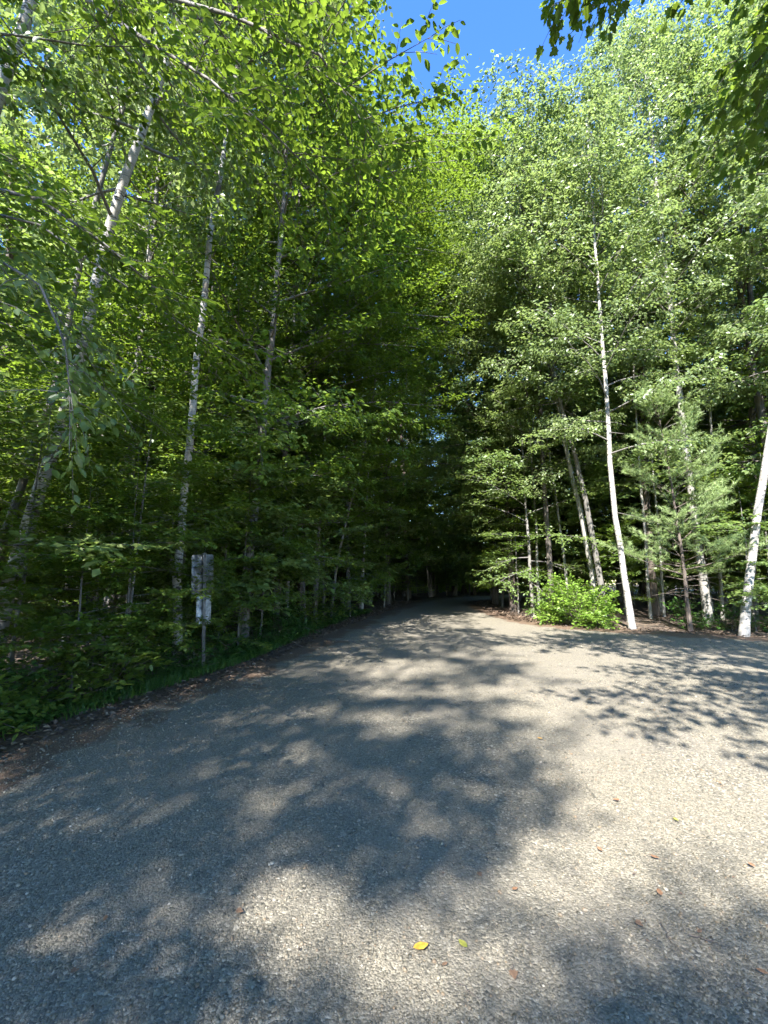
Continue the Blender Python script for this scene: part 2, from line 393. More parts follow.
def foliage(rng, limbs, sp, gb, gl, near=False, axis=None):
    """limbs: list of (points, base radius, length). Adds sub-branches and twigs to gb, leaves to gl."""
    subsP, subsR, TS, TD, TL = [], [], [], [], []
    TT = []
    for P, r, L in limbs:
        n = len(P); t0 = len(TS); lt = rng.normal(0, .12)
        T = norm(np.gradient(P, axis=0))
        ns = max(3, int(round(sp['subs'] * (.5 + .5 * L / sp['ref']) )))
        side = 1 if rng.random() < .5 else -1
        for j in range(ns):
            s = sp.get('s0', .22) + (1 - sp.get('s0', .22)) * (j + rng.uniform(.1, .9)) / ns
            side = -side
            k = min(int(s * (n - 1)), n - 2); f = s * (n - 1) - k
            p = P[k] * (1 - f) + P[k + 1] * f; t = T[k] * (1 - f) + T[k + 1] * f
            if rng.random() < .18:
                lat = rng.normal(0, 1, 3)
            else:
                lat = np.cross(np.array([0, 0, 1.0]), t) * side
            d = norm(t * rng.uniform(.35, 1.0) + norm(lat) * rng.uniform(.6, 1.0) + np.array([0, 0, rng.uniform(-.15, .3) + sp.get('sublift', 0)]))
            l = L * sp['subl'] * (1.15 - .75 * s) * rng.uniform(.6, 1.25) + .15
            Q = bend(rng, p, d, l, 3, sp.get('droop', -.15), .08)
            subsP.append(Q); subsR.append(np.array([max(.004, r * .4 * (1 - .6 * s)), max(.0035, r * .2), .002]))
            m = max(2, int(round(l / sp['twstep'])))
            sd = side
            for q in range(m):
                u = (q + rng.uniform(.2, 1)) / m; sd = -sd
                pp = Q[0] * (1 - u) + Q[2] * u if u > .5 else Q[0] * (1 - 2 * u) + Q[1] * 2 * u
                lat2 = norm(np.cross(np.array([0, 0, 1.0]), d) + 1e-6) * sd
                dd = norm(d * rng.uniform(.5, 1) + lat2 * rng.uniform(.4, 1) + rng.normal(0, .22, 3) + np.array([0, 0, sp.get('twlift', 0)]))
                TS.append(pp); TD.append(dd); TL.append(rng.uniform(.6, 1.2) * sp['twl'])
            TS.append(Q[-1]); TD.append(norm(Q[2] - Q[1])); TL.append(sp['twl'])
        TS.append(P[-1]); TD.append(T[-1]); TL.append(sp['twl'])
        TT += [lt] * (len(TS) - t0)
    add_tubes(gb, np.array(subsP), np.array(subsR), 3)
    TS, TD, TL = np.array(TS), np.array(TD), np.array(TL)
    if near:
        end = TS + TD * TL[:, None]; mid = (TS + end) / 2 + np.array([0, 0, .02])
        add_tubes(gb, np.stack([TS, mid, end], 1), np.tile([.0035, .0028, .0015], (len(TS), 1)), 3)
    # leaves
    nl = sp['nleaf']
    m = len(TS)
    u = (np.arange(nl) + .5) / nl
    u = np.clip(u[None, :] + rng.uniform(-.06, .06, (m, nl)), .03, 1)
    pos = TS[:, None, :] + TD[:, None, :] * (TL[:, None] * u)[..., None]
    sgn = np.where(np.arange(nl) % 2 == 0, 1.0, -1.0)[None, :, None]
    up = np.array([0, 0, 1.0])
    tw_tint = np.array(TT)[:, None] + rng.normal(0, .10, (m, 1)) + sp.get('tint', .45)
    if sp['leaf'] == 'needle':
        Dr = norm(rng.normal(0, 1, (m, nl, 3)) * .75 + TD[:, None, :] * 1.0)
        Nn = rng.normal(0, 1, (m, nl, 3))
    else:
        lat = norm(np.cross(up, TD) + 1e-6)[:, None, :]
        Dr = norm(TD[:, None, :] * rng.uniform(.3, .9, (m, nl, 1)) + lat * sgn * rng.uniform(.5, 1, (m, nl, 1)) + rng.normal(0, sp.get('dj', .22), (m, nl, 3)) + np.array([0, 0, sp.get('leafdroop', -.15)]))
        outw = np.zeros((m, 1, 3))
        if axis is not None:
            ax = np.stack([np.interp(TS[:, 2], axis[:, 2], axis[:, c]) for c in (0, 1)], -1)
            outw[:, 0, :2] = TS[:, :2] - ax
            outw = norm(outw) * sp.get('outw', .45)
        Nn = norm(up + outw + rng.normal(0, sp.get('nj', .4), (m, nl, 3)))
    pos = pos + rng.normal(0, sp.get('pj', .02), (m, nl, 3)) + Dr * sp.get('petiole', .01)
    size = sp['size'] * rng.uniform(.65, 1.2, (m, nl))
    tint = np.clip(tw_tint + rng.normal(0, .14, (m, nl)), 0, 1)
    keep = rng.random((m, nl)) < sp.get('keep', .95)
    put_leaves(gl, rng, pos[keep], Dr[keep], Nn[keep], size[keep], sp['leaf'], tint[keep])

def grow(seed, trunk, r0, sp, cb, crown_r, n_limb, extra=(), near=False, bare=0, lean_dir=None, toptaper=.12, shape='round'):
    """trunk: (n,3) world or local points. Returns (Geo branches+trunk, Geo leaves)."""
    rng = np.random.default_rng(seed)
    gb, gl = Geo(), Geo(); gt = Geo()
    trunk = np.asarray(trunk, float)
    n = len(trunk)
    seg = np.concatenate([[0], np.cumsum(np.linalg.norm(np.diff(trunk, axis=0), axis=1))]); tot = seg[-1]
    q = np.linspace(0, tot, max(9, int(tot / .7)))
    P = np.stack([np.interp(q, seg, trunk[:, i]) for i in range(3)], -1)
    k = 3
    for _ in range(2):
        P[1:-1] = .25 * P[:-2] + .5 * P[1:-1] + .25 * P[2:]
    P[1:-1] += rng.normal(0, .012 * min(1, tot / 8), (len(P) - 2, 3)) * np.array([1, 1, 0])
    f = q / tot
    rad = r0 * ((1 - f) * (1 - toptaper) + toptaper) * (1 + .22 * np.exp(-q / .15))
    P[0, 2] -= .12
    add_tubes(gt, P[None], rad[None], 9)
    limbs = []
    ang = rng.uniform(0, 6.28)
    for i in range(n_limb):
        g = (i + rng.uniform(0, 1)) / n_limb
        ff = cb + (1 - cb) * g
        if rng.random() < .12: ang += 2.4; continue
        ang += 2.4 + rng.normal(0, .35)
        p = np.array([np.interp(ff * tot, q, P[:, c]) for c in range(3)])
        if shape == 'round': prof = math.sin(PI * (.16 + .78 * g)) ** .75
        elif shape == 'low': prof = (1 - g) ** .6 * .85 + .15
        else: prof = (1 - g) * .9 + .1
        L = crown_r * prof * rng.uniform(.55, 1.22) + .25
        el = sp['el0'] + (sp['el1'] - sp['el0']) * g + rng.normal(0, .12)
        d = np.array([math.cos(ang) * math.cos(el), math.sin(ang) * math.cos(el), math.sin(el)])
        if lean_dir is not None: d = norm(d + np.asarray(lean_dir) * .35)
        r = min(r0 * (1 - ff * .75) * .4, .007 + .011 * L)
        Q = bend(rng, p, d, L, 5, sp.get('lift', -.2), .10)
        add_tubes(gb, Q[None], (r * np.array([1, .75, .55, .35, .15]))[None], 5)
        limbs.append((Q, r, L))
    for i in range(bare):
        ff = rng.uniform(.12, cb + .1); ang = rng.uniform(0, 6.28)
        p = np.array([np.interp(ff * tot, q, P[:, c]) for c in range(3)])
        L = rng.uniform(.3, 1.1)
        Q = bend(rng, p, np.array([math.cos(ang), math.sin(ang), rng.uniform(-.2, .4)]), L, 4, -.2, .15)
        add_tubes(gb, Q[None], np.array([[.010, .007, .005, .002]]), 4)
    for Q, r in extra:
        Q = np.asarray(Q, float)
        add_tubes(gb, Q[None], np.linspace(r, r * .2, len(Q))[None], 6)
        L = float(np.sum(np.linalg.norm(np.diff(Q, axis=0), axis=1)))
        limbs.append((Q, r, L))
    foliage(rng, limbs, sp, gb, gl, near, P)
    return gt, gb, gl

SP = {
 'beech':  dict(leaf='oval', size=.088, subs=8, ref=2.2, subl=.42, twstep=.15, twl=.34, nleaf=9, el0=.05, el1=.9, lift=-.25, nj=.33, tint=.42, leafdroop=-.2, mat='beech_leaf', bark='grey_bark'),
 'maple':  dict(leaf='simple', size=.125, subs=8, ref=2.2, subl=.42, twstep=.17, twl=.30, nleaf=12, el0=.1, el1=1.1, lift=-.1, nj=.6, outw=.9, tint=.45, leafdroop=-.4, pj=.05, mat='maple_leaf', bark='brown_bark'),
 'birch':  dict(leaf='simple', size=.10, subs=8, ref=2.0, subl=.40, twstep=.12, twl=.26, nleaf=11, el0=.25, el1=1.2, lift=-.25, nj=.8, outw=.9, dj=.4, tint=.5, leafdroop=-.5, pj=.05, droop=-.35, twlift=-.25, mat='birch_leaf', bark='birch_bark'),
 'sapling': dict(leaf='simple', size=.10, subs=8, ref=1.6, subl=.45, twstep=.14, twl=.30, nleaf=10, el0=.0, el1=.8, lift=-.2, nj=.3, tint=.4, leafdroop=-.12, mat='shade_leaf', bark='grey_bark'),
 'hemlock': dict(leaf='flat', size=.032, subs=9, ref=1.5, subl=.42, twstep=.085, twl=.18, nleaf=16, el0=-.15, el1=.5, lift=-.25, nj=.2, dj=.12, tint=.4, leafdroop=-.05, pj=.003, petiole=0, droop=-.2, mat='hemlock_needle', bark='dark_bark'),
 'pine':   dict(leaf='needle', size=.105, subs=6, ref=1.5, subl=.42, twstep=.095, twl=.17, nleaf=40, el0=.1, el1=.9, lift=.25, tint=.5, pj=.004, petiole=0, droop=.25, twlift=.25, s0=.35, mat='pine_needle', bark='brown_bark'),
 'shrub':  dict(leaf='oval', size=.095, subs=6, ref=1.0, subl=.42, twstep=.12, twl=.22, nleaf=6, nj=.4, tint=.5, leafdroop=-.2, mat='bright_leaf', bark='brown_bark'),
 'seedling': dict(leaf='oval', size=.075, subs=4, ref=.5, subl=.4, twstep=.10, twl=.14, nleaf=5, nj=.35, tint=.45, leafdroop=-.15, mat='herb_leaf', bark='brown_bark'),
}
def spec(name, **kw):
    d = dict(SP[name]); d.update(kw); return d

def plant(name, label, cat, base, gb, gl, sp, group=None, local=False, trunk_part='branches', crown_part='crown', gt=None):
    e = empty(name, base)
    tag(e, label, cat, group)
    off = None if local else base
    limb_bark = M['grey_bark' if sp['bark'] == 'birch_bark' else sp['bark']]
    if gt is None: gb.link(trunk_part, limb_bark, e, smooth=True, offset=off)
    else:
        nf = sum(len(a) for a in gt.s)
        for L, D in ((gb.l, gt.l), ): D.extend(a + gt.nv for a in L)
        gt.s.extend(a + gt.nl for a in gb.s); gt.v.extend(gb.v); gt.t.extend(gb.t)
        o = gt.link('trunk', M[sp['bark']], e, smooth=True, offset=off)
        o.data.materials.append(limb_bark)
        idx = np.ones(len(o.data.polygons), np.int32); idx[:nf] = 0
        o.data.polygons.foreach_set('material_index', idx)
    gl.link(crown_part, M[sp['mat']], e, offset=off)
    return e

def straight(rng, H, lean=.03, n=8):
    a = rng.uniform(0, 6.28); z = np.linspace(0, H, n)
    c = rng.normal(0, lean * H * .25, (n, 2)); c[0] = 0
    c = np.cumsum(c, 0) / 3
    return np.stack([math.cos(a) * z * lean + c[:, 0], math.sin(a) * z * lean + c[:, 1], z], -1)

HEROES = []
def hero(name, label, cat, px_path, depth, r0, sp, H, cb, crown_r, n_limb, seed, group=None, **kw):
    """a tree whose trunk is read off the photograph at one real distance; it goes on upward to height H"""
    pts = [at(x, y, depth if not isinstance(depth, (list, tuple)) else depth[i]) for i, (x, y) in enumerate(px_path)]
    base = pts[0].copy(); base[2] = float(ground_z(base[1]))
    pts[0] = base
    d = norm(pts[-1] - pts[-2]); d = norm(d + np.array([0, 0, .6]))
    while pts[-1][2] < H - .3:
        pts.append(pts[-1] + d * min(2.0, (H - pts[-1][2]) / max(d[2], .3)))
        d = norm(d + np.array([0, 0, .25]))
    gt, gb, gl = grow(seed, np.array(pts), r0, sp, cb, crown_r, n_limb, **kw)
    HEROES.append((base[0], base[1]))
    return plant(name, label, cat, base, gb, gl, sp, group, gt=gt)

def gdepth(py):   # optical-axis depth of the flat ground at pixel row py
    return CAM_H / (-math.sin(PITCH) - (CY - py) / F * math.cos(PITCH))

exec_parts = True
# ---- left side
hero('birch_tree', 'curved white birch rising beside two thinner stems at left edge of the road', 'birch tree',
     [(-8, 650), (2, 600), (20, 545), (48, 470), (76, 380), (100, 262), (122, 195), (150, 98), (178, 36)], 6.2, .105, spec('birch', keep=.8), 15, .42, 2.6, 36, 11, bare=3)
hero('birch_tree', 'slim grey birch stem leaning right close beside the curved white birch', 'birch tree',
     [(-30, 660), (2, 545), (28, 460), (55, 395), (84, 245), (108, 150), (146, 50)], 6.9, .07, spec('birch', bark='grey_bark'), 14, .6, 1.8, 18, 12, bare=4)
hero('birch_tree', 'pale birch trunk cut by the top left corner of the photo', 'birch tree',
     [(-190, 700), (-90, 400), (-40, 200), (-2, 95), (16, 45), (34, -2)], 5.2, .13, spec('birch'), 14, .72, 2.2, 18, 13)
hero('birch_tree', 'tall thin white birch standing behind the metal sign', 'birch tree',
     [(178, 645), (180, 520), (186, 470), (191, 420), (200, 350), (208, 250), (218, 172), (230, 140), (236, 70)], 7.3, .075, spec('birch', keep=.8), 16, .6, 2.3, 28, 14, bare=3)
hero('maple_tree', 'grey brown maple with bare lower trunk right of the metal sign', 'maple tree',
     [(243, 640), (247, 590), (252, 520), (262, 430), (268, 380)], 9.3, .11, spec('maple', bark='grey_bark', mat='beech_leaf'), 15, .18, 3.0, 50, 15, bare=5)
hero('maple_tree', 'narrow double looking grey trunk leaning left at the road bend', 'maple tree',
     [(314, 622), (317, 560), (320, 490), (325, 440)], 12.5, .085, spec('maple', bark='grey_bark', mat='beech_leaf'), 15, .2, 2.9, 48, 16, bare=6)
hero('beech_tree', 'thin pale beech leaning strongly right at the road bend', 'beech tree',
     [(330, 616), (337, 560), (346, 520), (358, 480)], 13.5, .05, spec('beech'), 11, .25, 2.6, 34, 17, bare=3)

for k, (path, d, r0, H, lab) in enumerate([
    ([(539, 604), (537, 560), (533, 480), (528, 400)], 15.2, .05, 14, 'thin pale stem left of the bright shrub at the bend'),
    ([(570, 606), (562, 540), (548, 450), (540, 390)], 15.0, .05, 14.5, 'thin pale stem leaning left above the bright shrub'),
    ([(650, 612), (645, 540), (638, 450), (634, 380)], 14.0, .05, 14, 'thin pale stem between the slim birch and the pine'),
    ([(722, 614), (719, 540), (713, 450), (709, 390)], 13.8, .055, 15, 'thin pale stem between the pine and the white birch'),
    ([(664, 613), (660, 540), (650, 440), (644, 360)], 14.6, .045, 14, 'thinnest pale stem seen through the pine boughs'),
    ([(128, 630), (129, 560), (132, 480), (137, 400)], 9.6, .045, 13, 'thin pale stem in the wood left of the sign'),
    ([(286, 628), (289, 560), (293, 490), (296, 440)], 11.5, .05, 13, 'thin pale stem between the grey maple and the road bend'),
    ([(362, 606), (363, 570), (366, 520), (368, 480)], 16.5, .05, 13, 'thin pale stem in the dark wood left of the road end')]):
    hero('birch_tree', lab, 'birch tree', path, d, r0, spec('birch', bark='pale_bark'), H, .6, 1.9, 20, 61 + k, bare=3)

# ---- near trees left of the frame whose boughs hang into it
def free_tree(name, label, cat, base, H, r0, sp, cb, crown_r, n_limb, seed, extra=(), near=True, lean=.03, group=None, **kw):
    rng = np.random.default_rng(seed + 900)
    t = straight(rng, H, lean) + np.array([*base, 0.0])
    t[:, 2] += float(ground_z(base[1]))
    gt, gb, gl = grow(seed, t, r0, sp, cb, crown_r, n_limb, extra=extra, near=near, **kw)
    HEROES.append(tuple(base))
    return plant(name, label, cat, np.array([base[0], base[1], float(ground_z(base[1]))]), gb, gl, sp, group, gt=gt)

def arch(x0, y0, x1, y1, zs, r=.03, rise=1.3):
    rng = np.random.default_rng(int(abs(x0 * 100) + y0 * 10)); out = []
    for z in zs:
        t = np.linspace(0, 1, 6)[:, None]
        a = np.array([x0, y0, z]); b_ = np.array([x1 + rng.normal(0, .5), y1 + rng.normal(0, .9), z + rise + rng.normal(0, .4)])
        Q = a * (1 - t) + b_ * t + np.array([0, 0, 1.0]) * np.sin(t * PI) * .35 + rng.normal(0, .05, (6, 3)); Q[0] = a
        out.append((Q, r))
    return out
def bough(*pp): return np.array([at(*p) for p in pp])
free_tree('beech_tree', 'beech whose long dark boughs hang over the top of the road at left', 'beech tree', (-4.9, 3.3), 9.5, .12,
          spec('beech', size=.095, twstep=.14, s0=.06, subs=10), .5, 2.0, 9, 21,
          extra=[(bough((40, -60, 5.4), (140, -10, 5.0), (230, 15, 4.7), (320, 55, 4.7), (355, 110, 4.9), (390, 170, 5.1)), .03),
                 (bough((60, -20, 5.2), (130, 30, 4.8), (210, 80, 4.6), (270, 130, 4.6), (330, 190, 4.8)), .026),
                 (bough((-60, 200, 5.2), (40, 225, 5.0), (110, 275, 5.0), (190, 330, 5.2), (240, 360, 5.4)), .018),
                 (bough((-60, 300, 5.2), (20, 330, 5.0), (90, 380, 5.0), (150, 420, 5.2)), .016),
                 (bough((100, -80, 4.6), (200, -60, 4.2), (300, -30, 4.2), (285, -10, 4.4), (300, 5, 4.6)), .028),
                 (bough((-40, 180, 4.4), (40, 200, 4.2), (100, 240, 4.2), (170, 300, 4.4)), .022)])
free_tree('beech_tree', 'low beech with big drooping leaves at the far left edge of the photo', 'beech tree', (-4.4, 1.6), 5.5, .06,
          spec('beech', size=.075, leafdroop=-.9, droop=-.7, nj=.6, subl=.28, mat='maple_leaf'), .7, 1.1, 7, 22,
          extra=[(bough((-80, 230, 3.1), (-10, 255, 2.9), (40, 285, 2.8), (64, 340, 2.75), (72, 410, 2.75)), .014)])
free_tree('maple_tree', 'maple at right whose dark shaded leaves hang in the top right corner', 'maple tree', (7.2, 1.2), 9.0, .13,
          spec('maple', leaf='maple', size=.10, mat='beech_leaf', tint=.3, outw=.2, subl=.28, nleaf=9), .7, 1.8, 12, 23,
          extra=[(bough((1000, -150, 5), (900, -100, 4.4), (840, -60, 4.0), (815, -15, 3.8), (790, 45, 3.8)), .03),
                 (bough((1000, -100, 5), (900, -20, 4.4), (845, 20, 4.2), (830, 50, 4.2), (812, 95, 4.2)), .025),
                 (bough((900, -230, 4.4), (780, -220, 3.8), (700, -180, 3.5), (650, -150, 3.4), (622, -125, 3.3)), .010)] + arch(7.2, 1.2, .3, .9, (5.0, 5.7, 6.4)) + arch(7.2, 1.2, 1.4, 1.7, (5.2, 5.9, 6.6)) + arch(7.2, 1.2, 2.6, 1.3, (5.0, 5.6, 6.2)) + arch(7.2, 1.2, 3.6, 1.9, (5.4, 6.2, 6.9)) + arch(7.2, 1.2, 4.8, 2.2, (5.6, 6.4)) + [
                 (bough((820, -260, 4.0), (700, -230, 3.5), (620, -260, 3.3), (560, -230, 3.2)), .008)])

free_tree('beech_tree', 'leafy beech with layered boughs reaching over the road behind the metal sign', 'beech tree', (-4.3, 10.2), 13, .09, spec('beech'), .12, 3.0, 56, 51, near=False)
free_tree('beech_tree', 'leafy beech on the verge between the sign and the road bend', 'beech tree', (-2.6, 10.6), 14, .09, spec('beech'), .13, 3.2, 58, 52, near=False, extra=arch(-2.6, 10.6, .6, 11.2, (5.5, 7.2, 9, 10.6), rise=.9) + arch(-2.6, 10.6, 2.0, 11.2, (7.6, 8.8, 9.8, 10.8, 11.8, 12.6), rise=1.4) + arch(-2.6, 10.6, 1.5, 10.3, (5.2, 6.4, 7.6, 8.8, 10, 11.2), rise=1.1))
free_tree('maple_tree', 'broad maple whose crown edges the blue sky gap from the left', 'maple tree', (-2.4, 12.6), 16.5, .12, spec('maple', mat='beech_leaf'), .15, 3.5, 62, 53, near=False, extra=arch(-2.4, 12.6, 1.7, 12.8, (7.5, 9, 10.2, 11.3, 12.4, 13.4, 14.4), rise=1.9) + arch(-2.4, 12.6, 2.3, 13.6, (9.4, 10.8, 12, 13.2, 14.4), rise=2.0) + arch(-2.4, 12.6, 1.1, 13.8, (6, 8, 10, 12, 13.8), rise=1.6))
free_tree('beech_tree', 'beech on the left verge just past the leaning pale beech', 'beech tree', (-1.3, 15.6), 11.5, .08, spec('beech'), .1, 3.1, 54, 54, near=False)
free_tree('maple_tree', 'maple on the left verge where the road turns out of sight', 'maple tree', (.2, 19.8), 20, .12, spec('maple', mat='beech_leaf'), .1, 3.6, 74, 55, near=False)
free_tree('maple_tree', 'maple on the right verge arching over the dark road end', 'maple tree', (4.9, 16.6), 19.5, .13, spec('maple'), .12, 3.6, 76, 56, near=False, lean_dir=(-1, 0, 0), extra=arch(4.9, 16.6, 1.2, 15.4, (4.5, 6, 7.6, 9.4, 11.2, 13, 15), rise=.8) + arch(4.9, 16.6, 2.2, 15.6, (8, 10, 12, 14, 16, 17.5), rise=1.6))
free_tree('maple_tree', 'tall maple on the right verge behind the arching maple', 'maple tree', (5.1, 20.0), 22.5, .14, spec('maple', mat='maple_leaf'), .1, 3.8, 80, 57, near=False, lean_dir=(-1, 0, 0), extra=arch(5.1, 20, 1.4, 18.8, (5, 8, 11, 14, 17, 19), rise=.8))
free_tree('beech_tree', 'beech with low green boughs between the inner birch and the road', 'beech tree', (4.95, 14.6), 9, .06, spec('beech', mat='maple_leaf'), .12, 2.3, 40, 58, near=False)
free_tree('beech_tree', 'tall beech rising behind the birch that stands by the sign', 'beech tree', (-5.6, 8.9), 17, .12, spec('beech'), .25, 3.2, 60, 71, near=False)
free_tree('maple_tree', 'tall maple filling the wood behind the grey brown maple', 'maple tree', (-5.0, 12.4), 17.5, .13, spec('maple', mat='beech_leaf'), .2, 3.3, 62, 73, near=False)
free_tree('beech_tree', 'tall beech closing the view just right of where the road disappears', 'beech tree', (3.2, 29.6), 22, .14, spec('beech', leaf='simple', size=.11), .08, 4.0, 84, 74, near=False)
free_tree('maple_tree', 'tallest far maple standing where the road disappears', 'maple tree', (1.5, 26.2), 24, .15, spec('maple', mat='beech_leaf'), .1, 4.0, 84, 59, near=False)
# ---- right side
hero('birch_tree', 'slim pale birch leaning left behind the bright green shrub', 'birch tree',
     [(632, 622), (624, 570), (614, 510), (609, 440), (607, 400), (600, 310)], 11.6, .085, spec('birch'), 14.2, .32, 2.5, 44, 31, bare=3)
hero('birch_tree', 'bright white birch trunk leaning out past the right edge of the photo', 'birch tree',
     [(743, 636), (746, 600), (752, 550), (760, 495), (769, 440), (788, 330), (800, 250)], 10.2, .10, spec('birch'), 16, .36, 2.6, 42, 32)
hero('birch_tree', 'grey white birch directly behind the feathery young pine', 'birch tree',
     [(708, 618), (700, 560), (690, 490), (681, 410), (672, 330)], 13.0, .125, spec('birch', bark='pale_bark'), 18, .42, 2.8, 44, 33, bare=6)
hero('maple_tree', 'leaning grey maple trunk left of the slim pale birch', 'maple tree',
     [(606, 612), (597, 560), (582, 480), (562, 410), (545, 350), (536, 310)], 13.4, .095, spec('maple', bark='grey_bark', mat='birch_leaf'), 15.6, .42, 3.0, 44, 34, bare=6)
hero('maple_tree', 'second leaning maple stem sharing the clump left of the slim birch', 'maple tree',
     [(598, 612), (590, 555), (570, 470), (556, 400), (552, 330)], 13.9, .09, spec('maple', bark='pale_bark'), 15, .42, 2.7, 38, 35, bare=5)
hero('birch_tree', 'birch at the inner corner of the clearing with pale crown against the sky', 'birch tree',
     [(553, 606), (548, 540), (541, 440), (538, 300), (540, 240)], 14.4, .10, spec('birch', bark='dark_bark'), 16.6, .2, 3.0, 54, 36)
hero('maple_tree', 'tallest maple at right, its round top against the blue sky', 'maple tree',
     [(655, 612), (648, 540), (642, 430), (640, 300)], 15.0, .14, spec('maple', mat='birch_leaf'), 20.3, .25, 3.4, 60, 37)
hero('maple_tree', 'dark trunked maple near the right edge behind the white birch', 'maple tree',
     [(752, 618), (752, 540), (752, 400), (750, 280)], 13.6, .13, spec('maple', bark='dark_bark'), 20, .2, 3.1, 54, 38)
hero('pine_tree', 'young pine with feathery pale green needles and bare brown lower twigs', 'pine tree',
     [(690, 622), (684, 570), (674, 500), (665, 450), (657, 405)], 11.2, .055, spec('pine'), 5.9, .22, 1.4, 46, 41, bare=26, shape='low')

# ---- prototypes of the crowd, then the crowd itself
class Proto:
    def __init__(s, name, cat, word, sp, H, r0, cb, cr, nl, seed, **kw):
        s.name, s.cat, s.word, s.sp, s.H, s.cr = name, cat, word, sp, H, cr
        rng = np.random.default_rng(seed)
        s.g = grow(seed, straight(rng, H, kw.pop('lean', .04)), r0, sp, cb, cr, nl, **kw); s.root = None
    def place(s, x, y, H, rz, label, group, wide=1.0):
        z = float(ground_z(y)) - .03
        if s.root is None:
            s.root = plant(s.name, label, s.cat, np.zeros(3), s.g[1], s.g[2], s.sp, group, local=True, gt=s.g[0]); o = s.root
        else:
            o = copy_tree(s.root)
        k = H / s.H
        o.location = (x, y, z); o.rotation_euler = (0, 0, rz); o.scale = (k * wide, k * wide, k)
        o['label'] = label; o['group'] = group
        return o

CANOPY = [
 Proto('maple_tree', 'maple tree', 'brown barked maple', spec('maple'), 16, .14, .16, 3.0, 56, 101),
 Proto('maple_tree', 'maple tree', 'brown barked maple', spec('maple', bark='dark_bark'), 16, .13, .22, 2.9, 52, 102, bare=5),
 Proto('beech_tree', 'beech tree', 'grey barked beech', spec('beech', leaf='simple', size=.10), 15, .13, .14, 3.1, 56, 103, bare=4),
 Proto('beech_tree', 'beech tree', 'grey barked beech', spec('beech', leaf='simple', size=.10), 14, .11, .2, 2.9, 52, 104, bare=4),
 Proto('birch_tree', 'birch tree', 'white barked birch', spec('birch'), 16, .11, .28, 2.6, 48, 105, bare=3),
 Proto('birch_tree', 'birch tree', 'white barked birch', spec('birch', bark='grey_bark'), 15, .10, .3, 2.5, 46, 106, bare=4),
]
UNDER = [
 Proto('beech_sapling', 'sapling', 'layered beech sapling', spec('sapling'), 5.5, .035, .16, 1.7, 26, 201, shape='low'),
 Proto('beech_sapling', 'sapling', 'layered beech sapling', spec('sapling', mat='beech_leaf'), 6.5, .04, .22, 1.8, 28, 202, shape='low'),
 Proto('maple_sapling', 'sapling', 'thin maple sapling', spec('sapling', leaf='simple', size=.115, mat='maple_leaf', nj=.45), 4.5, .03, .15, 1.4, 22, 203),
 Proto('hemlock_tree', 'hemlock', 'dark needled hemlock', spec('hemlock'), 5.5, .05, .08, 1.7, 40, 204, shape='cone', bare=6),
]

def skyline(px):
    return np.interp(px, [300, 384, 440, 462, 480, 500, 560, 575, 600, 690, 705, 730], [-900, -200, 110, 165, 150, 100, 110, 60, 40, 40, -40, -400])

rng = np.random.default_rng(77)
pts_c, pts_u = [], []
def far_enough(x, y, L, d): return all((x - a) ** 2 + (y - b) ** 2 > d * d for a, b in L)
def zone(x, y):
    if y < 2.2 or abs(x) > y * .9 + 2.5: return None
    if y > 27: return 'far'
    left = x < (xl(y) + xr(y)) / 2 if y > 12 else x < 0
    if left: return 'left_edge' if x > xl(y) - 3.2 else 'left_deep'
    if y < 13: return 'right_edge'
    return 'right_edge' if (y < 15.5 or x < xr(y) + 2.5) else 'right_deep'
WHERE = {'left_edge': ('in the front rank left of the gravel road', 'front rank left of the road'),
         'left_deep': ('deep in the shaded wood left of the road', 'deep wood left of the road'),
         'right_edge': ('in the sunlit front rank behind the clearing', 'front rank right of the clearing'),
         'right_deep': ('deep in the wood behind the clearing', 'deep wood right of the clearing'),
         'far': ('in the dark wood closing the road end', 'dark wood at the road end'),
         None: ('beside the gravel casting shade on the road', 'trees outside the picture')}
PLURAL = {'brown barked maple': 'maples', 'grey barked beech': 'beeches', 'white barked birch': 'birches', 'layered beech sapling': 'beech saplings', 'thin maple sapling': 'maple saplings', 'dark needled hemlock': 'hemlocks'}
def tell(p, x, y, rank):
    z = zone(x, y); a, b = WHERE[z]
    return f'{rank} {p.word} {a}', f'{PLURAL[p.word]}, {b}'

tries = 0
while len(pts_c) < 190 and tries < 30000:
    tries += 1
    y = rng.uniform(2.5, 48); x = rng.uniform(-.98 * y - 6, .98 * y + 6)
    if in_gravel(x, y, 1.0): continue
    if y < 10 and x > 0: continue
    if y < 8: continue
    if not far_enough(x, y, HEROES, 1.6) or not far_enough(x, y, pts_c, 2.1 if y < 22 else 2.7): continue
    if y > 24 and rng.random() < .3: continue
    pts_c.append((x, y))
    kinds = [0, 1, 2, 3, 4, 5]
    pr = [.16, .16, .22, .2, .14, .12] if x < 2 else [.2, .16, .1, .1, .26, .18]
    p = CANOPY[rng.choice(kinds, p=pr)]
    H = rng.uniform(14, 18.5)
    if y > 27: H *= rng.uniform(.9, 1.15)
    if x < 3 and 9 < y < 24 and x > xl(y) - 4: H = rng.uniform(9.5, 12.5)
    # keep crowns below the skyline seen in the photo
    for _ in range(40):
        ok = True
        for dx in (-p.cr * .8 * H / p.H, 0, p.cr * .8 * H / p.H):
            for hh in ((H * .97,) if dx == 0 else (H * .82,)):
                q = proj(np.array([x + dx, y, hh]))
                if q and q[1] < skyline(q[0]) + 12: ok = False
        if ok: break
        H -= .4
    if H < 6: pts_c.pop(); continue
    lab, grp = tell(p, x, y, 'tall leafy')
    p.place(x, y, H, rng.uniform(0, 6.28), lab, grp, rng.uniform(.9, 1.12))

